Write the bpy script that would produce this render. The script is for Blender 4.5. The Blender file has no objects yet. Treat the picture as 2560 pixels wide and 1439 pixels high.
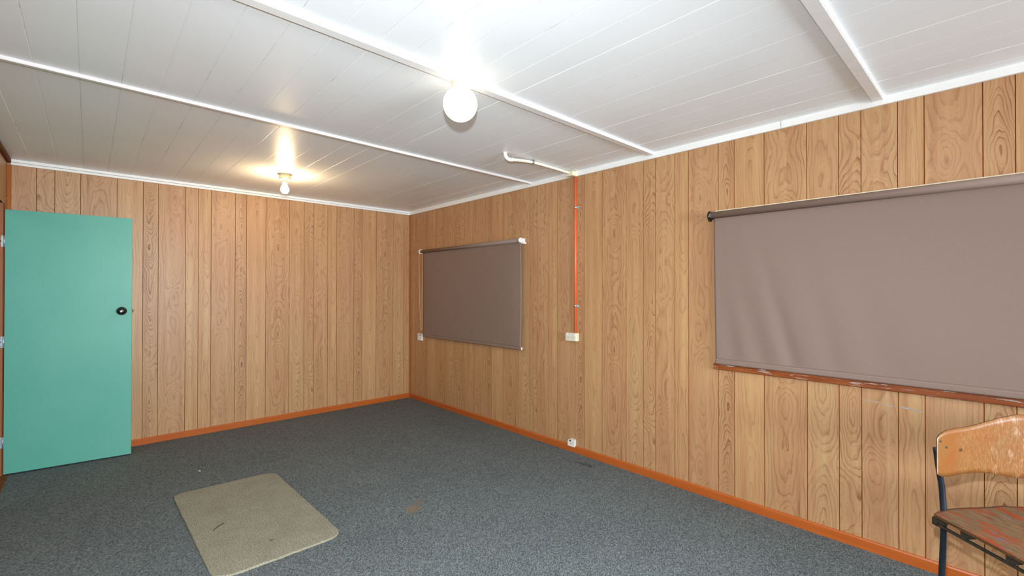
import bpy, bmesh, math, random
from mathutils import Vector, Matrix, noise as mnoise
random.seed(7)
S = bpy.context.scene
COL = S.collection
PI = math.pi

# ------------------------------------------------------------------ room sizes (metres)
XL, YR, ZC = -3.546, -9.2, 2.408        # left wall, rear wall, ceiling; right wall x=0, back wall y=0
ZCOR = 2.366                            # lower edge of the white cornice
ZB = 0.0575                             # top of the skirting

# ------------------------------------------------------------------ object helpers
def link(name, bm, mats, parent=None, loc=None, rot=None, smooth=False):
    me = bpy.data.meshes.new(name)
    bmesh.ops.recalc_face_normals(bm, faces=bm.faces[:])
    bm.to_mesh(me); bm.free()
    if smooth:
        for p in me.polygons: p.use_smooth = True
    o = bpy.data.objects.new(name, me)
    COL.objects.link(o)
    for m in (mats if isinstance(mats, (list, tuple)) else [mats]):
        me.materials.append(m)
    if parent is not None: o.parent = parent
    if loc is not None: o.location = loc
    if rot is not None: o.rotation_euler = rot
    return o

def empty(name, loc=(0, 0, 0), rotz=0.0):
    o = bpy.data.objects.new(name, None)
    o.empty_display_size = 0.05
    COL.objects.link(o); o.location = loc; o.rotation_euler = (0, 0, rotz)
    return o

def tag(o, label, cat, group=None):
    o['label'] = label; o['category'] = cat
    if group: o['group'] = group
    return o

def struct(o, label=None):
    o['kind'] = 'structure'
    if label: o['label'] = label
    return o

def box(bm, x0, x1, y0, y1, z0, z1, bevel=0.0, seg=2, mat=0):
    vs = [bm.verts.new((x, y, z)) for x in (x0, x1) for y in (y0, y1) for z in (z0, z1)]
    idx = [(0, 1, 3, 2), (4, 6, 7, 5), (0, 4, 5, 1), (2, 3, 7, 6), (0, 2, 6, 4), (1, 5, 7, 3)]
    fs = [bm.faces.new([vs[i] for i in f]) for f in idx]
    for f in fs: f.material_index = mat
    if bevel > 0:
        es = list({e for f in fs for e in f.edges})
        r = bmesh.ops.bevel(bm, geom=es, offset=bevel, segments=seg, affect='EDGES', profile=0.5)
        for f in r['faces']: f.material_index = mat
    return fs

def lathe(bm, prof, center=(0, 0, 0), axis='Z', n=40, mat=0, cap0=True, cap1=True):
    """prof: (radius, height) pairs"""
    M = {'Z': Matrix.Identity(3), 'X': Matrix(((0, 0, 1), (0, 1, 0), (-1, 0, 0))),
         'Y': Matrix(((1, 0, 0), (0, 0, 1), (0, -1, 0)))}[axis]
    c = Vector(center); rings = []
    for r, h in prof:
        ring = []
        for i in range(n):
            a = 2 * PI * i / n
            ring.append(bm.verts.new(c + M @ Vector((r * math.cos(a), r * math.sin(a), h))))
        rings.append(ring)
    for a, b in zip(rings, rings[1:]):
        for i in range(n):
            f = bm.faces.new((a[i], a[(i + 1) % n], b[(i + 1) % n], b[i])); f.material_index = mat; f.smooth = True
    if cap0: bm.faces.new(rings[0]).material_index = mat
    if cap1: bm.faces.new(rings[-1]).material_index = mat

def tube(bm, pts, r, n=14, mat=0, caps=True):
    pts = [Vector(p) for p in pts]; rings = []
    prev = None
    for i, p in enumerate(pts):
        t = (pts[min(i + 1, len(pts) - 1)] - pts[max(i - 1, 0)]).normalized()
        if prev is None:
            up = Vector((0, 0, 1)) if abs(t.z) < 0.9 else Vector((1, 0, 0))
            u = t.cross(up).normalized()
        else:
            u = (prev - t * prev.dot(t)).normalized()
        v = t.cross(u); prev = u
        rr = r[i] if isinstance(r, (list, tuple)) else r
        rings.append([bm.verts.new(p + rr * (math.cos(2 * PI * k / n) * u + math.sin(2 * PI * k / n) * v)) for k in range(n)])
    for a, b in zip(rings, rings[1:]):
        for k in range(n):
            f = bm.faces.new((a[k], a[(k + 1) % n], b[(k + 1) % n], b[k])); f.material_index = mat; f.smooth = True
    if caps:
        bm.faces.new(rings[0]).material_index = mat; bm.faces.new(rings[-1]).material_index = mat

def smooth_path(pts, n=6):
    pts = [Vector(p) for p in pts]; out = []
    for i in range(len(pts) - 1):
        p0 = pts[max(i - 1, 0)]; p1 = pts[i]; p2 = pts[i + 1]; p3 = pts[min(i + 2, len(pts) - 1)]
        for k in range(n):
            t = k / n
            out.append(0.5 * ((2 * p1) + (p2 - p0) * t + (2 * p0 - 5 * p1 + 4 * p2 - p3) * t * t + (3 * p1 - p0 - 3 * p2 + p3) * t ** 3))
    out.append(pts[-1]); return out

def prism(bm, poly, axis, a0, a1, mat=0):
    """poly: list of 2D points, extruded along axis from a0 to a1."""
    def P(p, a):
        return {'X': (a, p[0], p[1]), 'Y': (p[0], a, p[1]), 'Z': (p[0], p[1], a)}[axis]
    A = [bm.verts.new(P(p, a0)) for p in poly]; B = [bm.verts.new(P(p, a1)) for p in poly]
    fs = [bm.faces.new(A), bm.faces.new(B)]
    for i in range(len(poly)):
        j = (i + 1) % len(poly); fs.append(bm.faces.new((A[i], A[j], B[j], B[i])))
    for f in fs: f.material_index = mat
    return fs

# ------------------------------------------------------------------ material helpers
class NT:
    def __init__(s, name):
        s.m = bpy.data.materials.new(name); s.m.use_nodes = True
        s.t = s.m.node_tree; s.n = s.t.nodes; s.n.clear()
        s.out = s.n.new('ShaderNodeOutputMaterial')
    def node(s, typ, **kw):
        nd = s.n.new(typ)
        for k, v in kw.items(): setattr(nd, k, v)
        return nd
    def put(s, sock, v):
        if v is None: return
        if isinstance(v, bpy.types.NodeSocket): s.t.links.new(v, sock)
        else: sock.default_value = v
    def math(s, op, a, b=None, c=None, clamp=False):
        nd = s.node('ShaderNodeMath', operation=op, use_clamp=clamp)
        s.put(nd.inputs[0], a)
        if b is not None: s.put(nd.inputs[1], b)
        if c is not None: s.put(nd.inputs[2], c)
        return nd.outputs[0]
    def add(s, a, b): return s.math('ADD', a, b)
    def sub(s, a, b): return s.math('SUBTRACT', a, b)
    def mul(s, a, b): return s.math('MULTIPLY', a, b)
    def vec(s, x, y, z=0.0):
        nd = s.node('ShaderNodeCombineXYZ')
        for i, v in enumerate((x, y, z)): s.put(nd.inputs[i], v)
        return nd.outputs[0]
    def sep(s, v):
        nd = s.node('ShaderNodeSeparateXYZ'); s.put(nd.inputs[0], v); return nd.outputs
    def noise(s, v, scale=1.0, detail=2.0, rough=0.5, dist=0.0, dim='3D'):
        nd = s.node('ShaderNodeTexNoise', noise_dimensions=dim)
        s.put(nd.inputs['Vector'], v); s.put(nd.inputs['Scale'], scale)
        nd.inputs['Detail'].default_value = detail; nd.inputs['Roughness'].default_value = rough
        nd.inputs['Distortion'].default_value = dist
        return nd.outputs[0]
    def ramp(s, f, stops, interp='LINEAR'):
        nd = s.node('ShaderNodeValToRGB'); nd.color_ramp.interpolation = interp
        e = nd.color_ramp.elements
        while len(e) < len(stops): e.new(0.5)
        for el, (p, c) in zip(e, stops):
            el.position = p; el.color = (c, c, c, 1) if isinstance(c, (int, float)) else (*c[:3], 1)
        s.put(nd.inputs[0], f); return nd.outputs[0]
    def mix(s, f, a, b, mode='MIX'):
        nd = s.node('ShaderNodeMix', data_type='RGBA', blend_type=mode)
        s.put(nd.inputs[0], f)
        for k, v in ((6, a), (7, b)):
            s.put(nd.inputs[k], (*v[:3], 1) if isinstance(v, tuple) else v)
        return nd.outputs[2]
    def maprange(s, v, a, b, c=0.0, d=1.0, smooth=False):
        nd = s.node('ShaderNodeMapRange'); nd.interpolation_type = 'SMOOTHSTEP' if smooth else 'LINEAR'
        s.put(nd.inputs[0], v)
        for i, x in enumerate((a, b, c, d)): s.put(nd.inputs[i + 1], x)
        return nd.outputs[0]
    def coord(s, kind='Object'):
        return s.node('ShaderNodeTexCoord').outputs[kind]
    def bump(s, h, strength=0.3, dist=0.001):
        nd = s.node('ShaderNodeBump'); s.put(nd.inputs['Height'], h)
        nd.inputs['Strength'].default_value = strength; nd.inputs['Distance'].default_value = dist
        return nd.outputs[0]
    def finish(s, color, rough=0.5, metal=0.0, bump=None, spec=0.5, **kw):
        p = s.node('ShaderNodeBsdfPrincipled')
        s.put(p.inputs['Base Color'], (*color[:3], 1) if isinstance(color, tuple) else color)
        s.put(p.inputs['Roughness'], rough); s.put(p.inputs['Metallic'], metal)
        p.inputs['Specular IOR Level'].default_value = spec
        if bump is not None: s.put(p.inputs['Normal'], bump)
        for k, v in kw.items(): s.put(p.inputs[k.replace('_', ' ')], v)
        s.t.links.new(p.outputs[0], s.out.inputs[0])
        return s.m

def srgb(r, g, b):
    f = lambda c: (c / 255) / 12.92 if c / 255 <= 0.04045 else (((c / 255) + 0.055) / 1.055) ** 2.4
    return (f(r), f(g), f(b))

def plain(name, col, rough=0.5, metal=0.0, spec=0.5, vary=0.08, scale=30.0, bump=0.0):
    t = NT(name); co = t.coord()
    n = t.noise(co, scale, 3.0)
    c = t.mix(t.maprange(n, 0.3, 0.7), tuple(x * (1 - vary) for x in col), tuple(min(1, x * (1 + vary)) for x in col))
    b = t.bump(n, bump, 0.001) if bump else None
    return t.finish(c, rough, metal, b, spec)

# ---- printed timber panelling: every plank carries its own figure through corner attributes
def make_panel_wood():
    t = NT('timber_panelling')
    uvn = t.node('ShaderNodeUVMap', uv_map='plank'); u, v, _ = t.sep(uvn.outputs[0])
    def attr(nm):
        a = t.node('ShaderNodeAttribute', attribute_name=nm); return a
    A = attr('tone'); B = attr('figure'); C = attr('knot')
    freq, amp, cen = t.sep(B.outputs['Vector']); seed = B.outputs['Alpha']
    kst, kpos, wav = t.sep(C.outputs['Vector'])
    contrast = A.outputs['Alpha']
    so = t.mul(seed, 17.3)
    # slow wander of the pith and of the cutting plane along the plank
    n1 = t.noise(t.vec(t.add(t.mul(v, 1.3), so), t.mul(seed, 5.1)), 1.0, 2.0, 0.5)
    n2 = t.noise(t.vec(t.add(t.mul(v, 0.95), so), t.add(t.mul(seed, 3.7), 40.0)), 1.0, 2.5, 0.55)
    X = t.add(t.sub(u, cen), t.mul(t.sub(n1, 0.5), 0.05))
    Y = t.mul(t.math('ABSOLUTE', t.sub(n2, 0.38)), amp)
    # warps
    w2 = t.noise(t.vec(t.mul(u, 17.0), t.mul(v, 2.0), so), 1.0, 2.0, 0.5)
    w3 = t.noise(t.vec(t.mul(u, 42.0), t.mul(v, 8.0), so), 1.0, 2.5, 0.5)
    w4 = t.noise(t.vec(t.mul(u, 9.0), t.mul(v, 5.0), t.add(so, 9.0)), 1.0, 1.0, 0.5)
    r = t.math('SQRT', t.add(t.mul(X, X), t.mul(Y, Y)))
    f = t.mul(r, freq)
    f = t.add(f, t.mul(t.sub(w2, 0.5), 2.6))
    f = t.add(f, t.mul(t.sub(w3, 0.5), 0.9))
    # wavy curl running across some planks
    f = t.add(f, t.mul(t.mul(wav, 6.0), t.add(t.sub(w4, 0.5), t.mul(v, 2.2))))
    # knots
    vk = t.mul(t.sub(t.math('FRACT', t.add(t.math('DIVIDE', v, 0.93), kpos)), 0.5), 0.93 * 0.30)
    uk = t.sub(u, t.add(cen, t.mul(t.sub(kpos, 0.5), 0.05)))
    wk = t.mul(t.sub(w3, 0.5), 0.02)
    d2 = t.add(t.mul(uk, uk), t.mul(vk, vk))
    dk = t.math('MAXIMUM', t.add(t.math('SQRT', d2), wk), 0.0)
    g1 = t.math('POWER', 2.718, t.mul(t.mul(dk, dk), -520.0))
    f = t.add(f, t.mul(t.mul(g1, kst), 6.0))
    ring = t.math('FRACT', f)
    late = t.ramp(ring, [(0.0, 0.12), (0.12, 0.0), (0.55, 0.08), (0.80, 0.42), (0.91, 1.0), (0.955, 0.9), (1.0, 0.12)])
    # second, finer set of growth lines
    ring2 = t.math('FRACT', t.mul(f, 3.1))
    late2 = t.ramp(ring2, [(0.0, 0.0), (0.6, 0.1), (0.9, 1.0), (1.0, 0.0)])
    fade = t.noise(t.vec(t.mul(u, 22.0), t.mul(v, 2.5), t.add(so, 3.0)), 1.0, 2.0, 0.6)
    fade = t.maprange(fade, 0.3, 0.7, 0.25, 1.15)
    dark = t.mul(t.add(t.mul(late, 1.08), t.mul(late2, 0.38)), t.mul(fade, contrast))
    # pores
    por = t.noise(t.vec(t.mul(u, 420.0), t.mul(v, 9.0), so), 1.0, 2.0, 0.6)
    por = t.maprange(por, 0.47, 0.72, 0.0, 0.20)
    blot = t.noise(t.vec(t.mul(u, 24.0), t.mul(v, 0.8), t.add(so, 21.0)), 1.0, 3.0, 0.6)
    lightc = srgb(193, 155, 112); redc = srgb(180, 134, 96)
    base = t.mix(t.maprange(blot, 0.32, 0.68, 0.0, 1.0), lightc, redc)
    base = t.mix(1.0, base, A.outputs['Color'], 'MULTIPLY')
    col = t.mix(t.math('MINIMUM', dark, 0.9), base, srgb(122, 72, 40))
    col = t.mix(por, col, srgb(110, 66, 34))
    kd = t.math('POWER', 2.718, t.mul(t.mul(dk, dk), -16000.0))
    col = t.mix(t.mul(t.mul(kd, kst), 0.55), col, srgb(92, 48, 22))
    bmp = t.bump(t.add(dark, por), 0.12, 0.0008)
    rough = t.maprange(dark, 0.0, 1.0, 0.40, 0.55)
    return t.finish(col, rough, 0.0, bmp, 0.35)

def make_trim_wood(name, c1, c2, rough=0.3, scale=1.0, axis=0, spec=0.5, chips=0.0):
    t = NT(name); x, y, z = t.sep(t.coord())
    k = [60.0 * scale, 60.0 * scale, 60.0 * scale]; k[axis] = 3.0 * scale
    n = t.noise(t.vec(t.mul(x, k[0]), t.mul(y, k[1]), t.mul(z, k[2])), 1.0, 4.0, 0.6)
    n2 = t.noise(t.coord(), 5.0, 2.0)
    c = t.mix(t.maprange(t.add(t.mul(n, 0.7), t.mul(n2, 0.3)), 0.35, 0.65), c1, c2)
    if chips:
        k2 = [26.0, 26.0, 26.0]; k2[axis] = 9.0
        cn = t.noise(t.vec(t.mul(x, k2[0] * 4), t.mul(y, k2[1]), t.mul(z, k2[2] * 3.2)), 1.0, 5.0, 0.68)
        reg = t.noise(t.coord(), 3.2, 1.0)
        msk = t.mul(t.maprange(cn, 0.575, 0.61), t.maprange(reg, 0.38, 0.5))
        c = t.mix(t.mul(msk, chips), c, srgb(178, 166, 160))
    return t.finish(c, rough, 0.0, t.bump(n, 0.06, 0.0006), spec)

def make_ceiling():
    t = NT('painted_ceiling_boards'); co = t.coord(); x, y, z = t.sep(co)
    # seams between boards (running along y)
    q = t.math('FRACT', t.add(t.math('DIVIDE', t.add(x, 3.11), 0.1505), 100.5))
    d = t.mul(t.math('ABSOLUTE', t.sub(q, 0.5)), 0.1505)
    bid = t.math('FLOOR', t.add(t.math('DIVIDE', t.add(x, 3.11), 0.1505), 100.5))
    wob = t.noise(t.vec(t.mul(x, 3.0), t.mul(y, 9.0)), 1.0, 3.0, 0.6)
    d = t.math('ABSOLUTE', t.sub(d, t.mul(t.sub(wob, 0.5), 0.0035)))
    brk = t.noise(t.vec(t.mul(bid, 7.7), t.mul(y, 2.4), 3.0), 1.0, 5.0, 0.72)
    line = t.mul(t.maprange(d, 0.0004, 0.0016, 1.0, 0.0), t.maprange(brk, 0.54, 0.66))
    hair = t.mul(t.maprange(d, 0.0002, 0.0022, 1.0, 0.0), 0.10)
    strokes = t.noise(t.vec(t.mul(x, 26.0), t.mul(y, 150.0), 5.0), 1.0, 3.0, 0.6)
    strokes2 = t.noise(t.vec(t.mul(x, 180.0), t.mul(y, 12.0), 8.0), 1.0, 3.0, 0.6)
    flake = t.noise(t.vec(t.mul(x, 14.0), t.mul(y, 60.0), 2.0), 1.0, 4.0, 0.75)
    flake = t.maprange(flake, 0.70, 0.74)
    big = t.noise(co, 1.3, 3.0)
    base = t.mix(t.maprange(big, 0.35, 0.65), (0.845, 0.875, 0.90), (0.895, 0.92, 0.945))
    col = t.mix(t.math('MINIMUM', t.add(t.mul(line, 0.6), hair), 0.9), base, srgb(110, 100, 92))
    col = t.mix(t.mul(flake, 0.8), col, (0.98, 0.98, 0.98))
    h = t.add(t.mul(strokes, 0.10), t.add(t.mul(strokes2, 0.16), t.mul(flake, 0.5)))
    h = t.sub(h, t.mul(t.maprange(d, 0.0, 0.004, 1.0, 0.0, True), 1.6))
    return t.finish(col, t.maprange(strokes, 0.3, 0.7, 0.34, 0.40), 0.0, t.bump(h, 0.22, 0.0014), 0.38)

def make_carpet():
    t = NT('grey_loop_carpet'); co = t.coord(); x, y, z = t.sep(co)
    vo = t.node('ShaderNodeTexVoronoi', feature='F1'); sa = t.add(t.mul(x, 0.73), t.mul(y, 0.684)); ta = t.sub(t.mul(y, 0.73), t.mul(x, 0.684))
    t.put(vo.inputs['Vector'], t.vec(ta, t.mul(sa, 0.5)))
    vo.inputs['Scale'].default_value = 270.0; vo.inputs['Randomness'].default_value = 0.55
    rnd = t.sep(vo.outputs['Color'])[0]; rnd2 = t.sep(vo.outputs['Color'])[1]
    fine = t.noise(co, 420.0, 2.0, 0.6)
    big = t.noise(co, 1.6, 4.0, 0.55)
    med = t.noise(co, 9.0, 3.0, 0.6)
    s = t.add(t.add(t.mul(rnd, 0.52), t.mul(fine, 0.35)), 0.12)
    col = t.ramp(s, [(0.12, srgb(48, 54, 55)), (0.45, srgb(88, 96, 98)), (0.75, srgb(118, 126, 128)), (1.0, srgb(172, 177, 177))])
    hue = t.mix(t.maprange(rnd2, 0.0, 1.0), (1.10, 0.97, 0.90), (0.91, 1.0, 1.06))
    col = t.mix(1.0, col, hue, 'MULTIPLY')
    wear = t.mix(t.maprange(t.add(t.mul(big, 0.7), t.mul(med, 0.3)), 0.35, 0.65), (0.93, 0.93, 0.94), (1.06, 1.06, 1.05))
    col = t.mix(1.0, col, wear, 'MULTIPLY')
    def spot(cx, cy, rx, ry, ang=0.0):
        dx = t.sub(x, cx); dy = t.sub(y, cy); c, sn = math.cos(ang), math.sin(ang)
        a = t.math('DIVIDE', t.add(t.mul(dx, c), t.mul(dy, sn)), rx)
        b = t.math('DIVIDE', t.sub(t.mul(dy, c), t.mul(dx, sn)), ry)
        rr = t.add(t.math('SQRT', t.add(t.mul(a, a), t.mul(b, b))), t.mul(t.sub(med, 0.5), 1.2))
        return t.maprange(rr, 0.55, 1.15, 1.0, 0.0, True)
    col = t.mix(t.mul(spot(-1.555, -2.725, 0.055, 0.05), 0.45), col, srgb(140, 112, 70))
    col = t.mix(t.mul(spot(-1.50, -2.67, 0.06, 0.022, 0.4), 0.35), col, srgb(150, 106, 72))
    col = t.mix(t.mul(spot(-0.155, -2.98, 0.035, 0.09), 0.45), col, srgb(48, 48, 46))
    h = t.sub(1.0, t.mul(vo.outputs['Distance'], 1.0))
    return t.finish(col, 0.95, 0.0, t.bump(t.add(h, t.mul(fine, 0.3)), 0.6, 0.003), 0.1)

def make_mat_pile():
    t = NT('fawn_pile'); co = t.coord(); x, y, z = t.sep(co)
    n = t.noise(t.vec(t.mul(x, 150.0), t.mul(y, 250.0), t.mul(z, 200.0)), 1.0, 4.0, 0.7)
    m = t.noise(co, 7.0, 3.0, 0.6)
    col = t.ramp(n, [(0.30, srgb(92, 90, 78)), (0.5, srgb(143, 140, 124)), (0.70, srgb(200, 197, 182))])
    col = t.mix(1.0, col, t.mix(t.maprange(m, 0.35, 0.68), (0.92, 0.91, 0.88), (1.06, 1.05, 1.02)), 'MULTIPLY')
    return t.finish(col, 0.95, 0.0, t.bump(n, 0.7, 0.004), 0.1)

def make_blind():
    t = NT('taupe_blind_fabric'); x, y, z = t.sep(t.coord())
    a = t.noise(t.vec(t.mul(x, 40.0), t.mul(y, 900.0), t.mul(z, 60.0)), 1.0, 2.0)
    b = t.noise(t.vec(t.mul(x, 40.0), t.mul(y, 60.0), t.mul(z, 900.0)), 1.0, 2.0)
    w = t.add(t.mul(a, 0.5), t.mul(b, 0.5))
    col = t.mix(t.maprange(w, 0.35, 0.65), srgb(127, 106, 96), srgb(133, 112, 102))
    return t.finish(col, 0.62, 0.0, t.bump(w, 0.06, 0.0004), 0.4)

def make_door_paint():
    t = NT('mint_door_paint'); co = t.coord(); x, y, z = t.sep(co)
    st = t.noise(t.vec(t.mul(x, 160.0), t.mul(y, 160.0), t.mul(z, 9.0)), 1.0, 3.0, 0.6)
    st2 = t.noise(t.vec(t.mul(x, 9.0), t.mul(y, 9.0), t.mul(z, 160.0)), 1.0, 3.0, 0.6)
    big = t.noise(co, 2.5, 3.0)
    col = t.mix(t.maprange(t.add(t.mul(st, 0.5), t.mul(st2, 0.5)), 0.35, 0.65), srgb(88, 164, 146), srgb(92, 169, 150))
    col = t.mix(t.mul(t.maprange(big, 0.4, 0.7), 0.12), col, srgb(140, 196, 176))
    sp = t.noise(co, 38.0, 2.0, 0.5)
    col = t.mix(t.maprange(sp, 0.775, 0.80, 0.0, 0.7), col, srgb(45, 70, 62))
    return t.finish(col, 0.42, 0.0, t.bump(t.add(st, st2), 0.05, 0.0006), 0.4)

def make_ply():
    t = NT('varnished_plywood'); co = t.coord(); x, y, z = t.sep(co)
    g = t.noise(t.vec(t.mul(t.add(x, t.mul(z, 0.12)), 420.0), t.mul(y, 30.0), t.mul(z, 58.0)), 1.0, 3.5, 0.68)
    m = t.noise(t.vec(t.mul(x, 9.0), 0.0, t.mul(z, 9.0)), 1.0, 4.0, 0.6)
    col = t.mix(t.maprange(m, 0.32, 0.68), srgb(140, 80, 30), srgb(132, 93, 50))
    worn = t.maprange(x, 0.035, 0.08)
    col = t.mix(t.mul(t.maprange(g, 0.50, 0.70), t.mul(worn, 0.75)), col, srgb(112, 66, 28))
    col = t.mix(t.mul(t.maprange(g, 0.50, 0.34), t.mul(worn, 0.4)), col, srgb(188, 152, 108))
    rim = t.maprange(t.add(x, t.mul(t.sub(g, 0.5), 0.012)), -0.0350, -0.0325, 0.7, 0.0)
    col = t.mix(rim, col, srgb(176, 166, 150))
    worn_sheen = t.noise(t.vec(t.mul(x, 18.0), 0.0, t.mul(z, 14.0), ), 1.0, 4.0, 0.62)
    col = t.mix(t.mul(t.maprange(worn_sheen, 0.52, 0.60), t.mul(t.maprange(x, 0.17, 0.27), t.maprange(g, 0.42, 0.56, 0.6, 0.1))), col, srgb(196, 158, 138))  # pale patches towards the right: worn varnish with sheen painted into the colour
    ks = t.add(t.math('POWER', t.mul(t.sub(x, 0.075), 90.0), 2.0), t.math('POWER', t.mul(t.sub(z, 0.757), 110.0), 2.0))
    col = t.mix(t.mul(t.maprange(t.add(ks, t.mul(g, 1.6)), 1.0, 1.8, 1.0, 0.0), 0.8), col, srgb(60, 38, 20))
    return t.finish(col, t.maprange(g, 0.3, 0.7, 0.22, 0.45), 0.0, t.bump(g, 0.25, 0.0008), 0.5)

def make_seat_ply():
    t = NT('paint_worn_plywood'); co = t.coord(); x, y, z = t.sep(co)
    g = t.noise(t.vec(t.mul(t.add(x, t.mul(y, 0.12)), 210.0), t.mul(y, 13.0)), 1.0, 4.0, 0.65)
    p1 = t.noise(t.vec(t.mul(x, 26.0), t.mul(y, 7.0), 1.0), 1.0, 5.0, 0.68)
    p2 = t.noise(t.vec(t.mul(x, 34.0), t.mul(y, 8.0), 7.0), 1.0, 5.0, 0.68)
    col = t.mix(t.maprange(g, 0.36, 0.66), srgb(80, 60, 42), srgb(146, 118, 86))
    col = t.mix(t.mul(t.maprange(p1, 0.50, 0.56), 0.85), col, srgb(152, 62, 32))
    col = t.mix(t.mul(t.maprange(p2, 0.60, 0.64), 0.75), col, srgb(112, 100, 138))
    col = t.mix(t.mul(t.maprange(g, 0.60, 0.74), 0.6), col, srgb(70, 50, 36))
    col = t.mix(t.mul(t.maprange(g, 0.36, 0.26), 0.7), col, srgb(216, 200, 178))
    return t.finish(col, 0.42, 0.0, t.bump(g, 0.35, 0.001), 0.5)

def emit(name, col, strength):
    t = NT(name); e = t.node('ShaderNodeEmission')
    e.inputs[0].default_value = (*col, 1); e.inputs[1].default_value = strength
    t.t.links.new(e.outputs[0], t.out.inputs[0]); return t.m

M = dict(
    wood=make_panel_wood(),
    groove=plain('panel_groove_stain', srgb(146, 82, 38), 0.6),
    skirting=make_trim_wood('orange_varnished_skirting', srgb(172, 84, 30), srgb(182, 96, 40), 0.28, 1.0, 1),
    skirting_b=make_trim_wood('orange_varnished_skirting_back', srgb(172, 84, 30), srgb(182, 96, 40), 0.28, 1.0, 0),
    batten=make_trim_wood('orange_corner_batten', srgb(154, 86, 36), srgb(170, 102, 48), 0.6, 1.0, 2, 0.2),
    jamb=make_trim_wood('brown_door_frame', srgb(100, 60, 32), srgb(120, 76, 42), 0.7, 1.0, 2, 0.15),
    sill=make_trim_wood('worn_sill_varnish', srgb(118, 54, 20), srgb(150, 80, 38), 0.32, 1.0, 1, 0.5, 0.9),
    ceiling=make_ceiling(),
    white=plain('white_trim_paint', (0.84, 0.835, 0.82), 0.32, 0, 0.5, 0.02, 12, 0.05),
    batten_white=plain('white_batten_paint', (0.80, 0.79, 0.785), 0.30, 0, 0.5, 0.03, 20, 0.08),
    batten_pink=plain('pinkish_white_batten_paint', (0.72, 0.665, 0.65), 0.32, 0, 0.5, 0.04, 20, 0.08),
    carpet=make_carpet(), pile=make_mat_pile(), backing=plain('mat_edge', srgb(150, 142, 120), 0.9),
    blind=make_blind(), door=make_door_paint(),
    door_edge=plain('bare_door_edge', srgb(196, 188, 130), 0.5),
    cream_paint=plain('cream_paint', srgb(240, 226, 196), 0.4, 0, 0.4, 0.02),
    cream=plain('cream_plastic', srgb(226, 216, 186), 0.35, 0, 0.5, 0.03),
    ivory=plain('pale_plate_plastic', srgb(224, 216, 200), 0.35, 0, 0.5, 0.03),
    whitep=plain('white_plastic', srgb(232, 228, 224), 0.30, 0, 0.5, 0.02),
    pvc=plain('white_pvc_conduit', srgb(236, 230, 218), 0.30, 0, 0.5, 0.02),
    orange=plain('orange_pvc_conduit', srgb(218, 98, 50), 0.36, 0, 0.5, 0.03),
    black=plain('black_plastic', (0.008, 0.009, 0.010), 0.22, 0, 0.5, 0.1),
    dark=plain('dark_slot', (0.02, 0.018, 0.016), 0.6),
    steel=plain('zinc_plated_steel', (0.62, 0.66, 0.70), 0.30, 1.0, 0.5, 0.08, 60),
    hinge=plain('dull_hinge_steel', (0.46, 0.52, 0.56), 0.42, 0.7, 0.5, 0.12, 60),
    screw=plain('bright_screw_head', (0.75, 0.75, 0.74), 0.25, 0.9),
    brass=plain('pale_gold_lamp_base', srgb(222, 208, 168), 0.30, 0.15, 0.5, 0.04),
    satin=plain('satin_lamp_base', srgb(226, 214, 188), 0.35, 0.25, 0.5, 0.03),
    tube=plain('black_painted_tube', srgb(30, 40, 50), 0.30, 0.2, 0.5, 0.15, 50, 0.05),
    flat=plain('worn_dark_steel', srgb(72, 66, 58), 0.45, 0.5, 0.5, 0.3, 60, 0.1),
    ply=make_ply(), seat=make_seat_ply(), plyedge=plain('dark_ply_edge', srgb(92, 64, 38), 0.6, 0, 0.3, 0.3, 120),
    chain=plain('cream_bead_chain', srgb(222, 196, 160), 0.4),
    globe=emit('lit_opal_glass', (1.0, 0.90, 0.74), 3.2),
    bulb=emit('lit_bulb_glass', (1.0, 0.71, 0.40), 175.0),
    twig=plain('dark_twig', srgb(54, 36, 26), 0.8), leaf=plain('dry_leaf', srgb(84, 80, 44), 0.8),
    paper=plain('white_paper', (0.85, 0.85, 0.85), 0.7),
    scuff=plain('grey_scuff', srgb(168, 152, 138), 0.6, 0, 0.3, 0.12, 90),
    hall=plain('hall_wall_paint', srgb(196, 176, 150), 0.6),
)
gl = NT('window_glass'); M['glass'] = gl.finish((0.75, 0.8, 0.82), 0.05, 0.0, None, 0.5)

# ------------------------------------------------------------------ plank styles of one printed sheet
IN = 0.0254
STY = {  # width, tone rgb, contrast, ring frequency, amplitude, centre, knot strength, knot position, curl
    'a': (4, (1.04, 1.04, 1.00), 0.42, 75, 0.30, 0.010, 0.0, 0.2, 0.0, 0.11),
    'b': (8, (0.98, 0.95, 0.95), 0.38, 62, 0.34, -0.010, 0.8, 0.33, 0.0, 0.23),
    'c': (4, (0.97, 0.95, 0.93), 0.75, 90, 0.20, 0.002, 0.3, 0.61, 1.0, 0.37),
    'd': (7, (1.05, 1.05, 1.00), 0.34, 66, 0.26, 0.012, 0.0, 0.5, 0.0, 0.42),
    'e': (9, (0.99, 0.97, 0.95), 0.55, 60, 0.52, 0.004, 1.0, 0.52, 0.0, 0.58),
    'f': (6, (1.01, 1.02, 1.00), 0.50, 72, 0.40, 0.000, 0.0, 0.5, 0.0, 0.63),
    'g': (4, (1.00, 0.99, 0.97), 0.72, 95, 0.46, 0.014, 0.4, 0.15, 0.35, 0.77),
    'h': (6, (1.00, 1.00, 0.99), 0.48, 70, 0.44, -0.008, 0.5, 0.78, 0.0, 0.89),
}
SHEET = 'abcdefgh'

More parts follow.
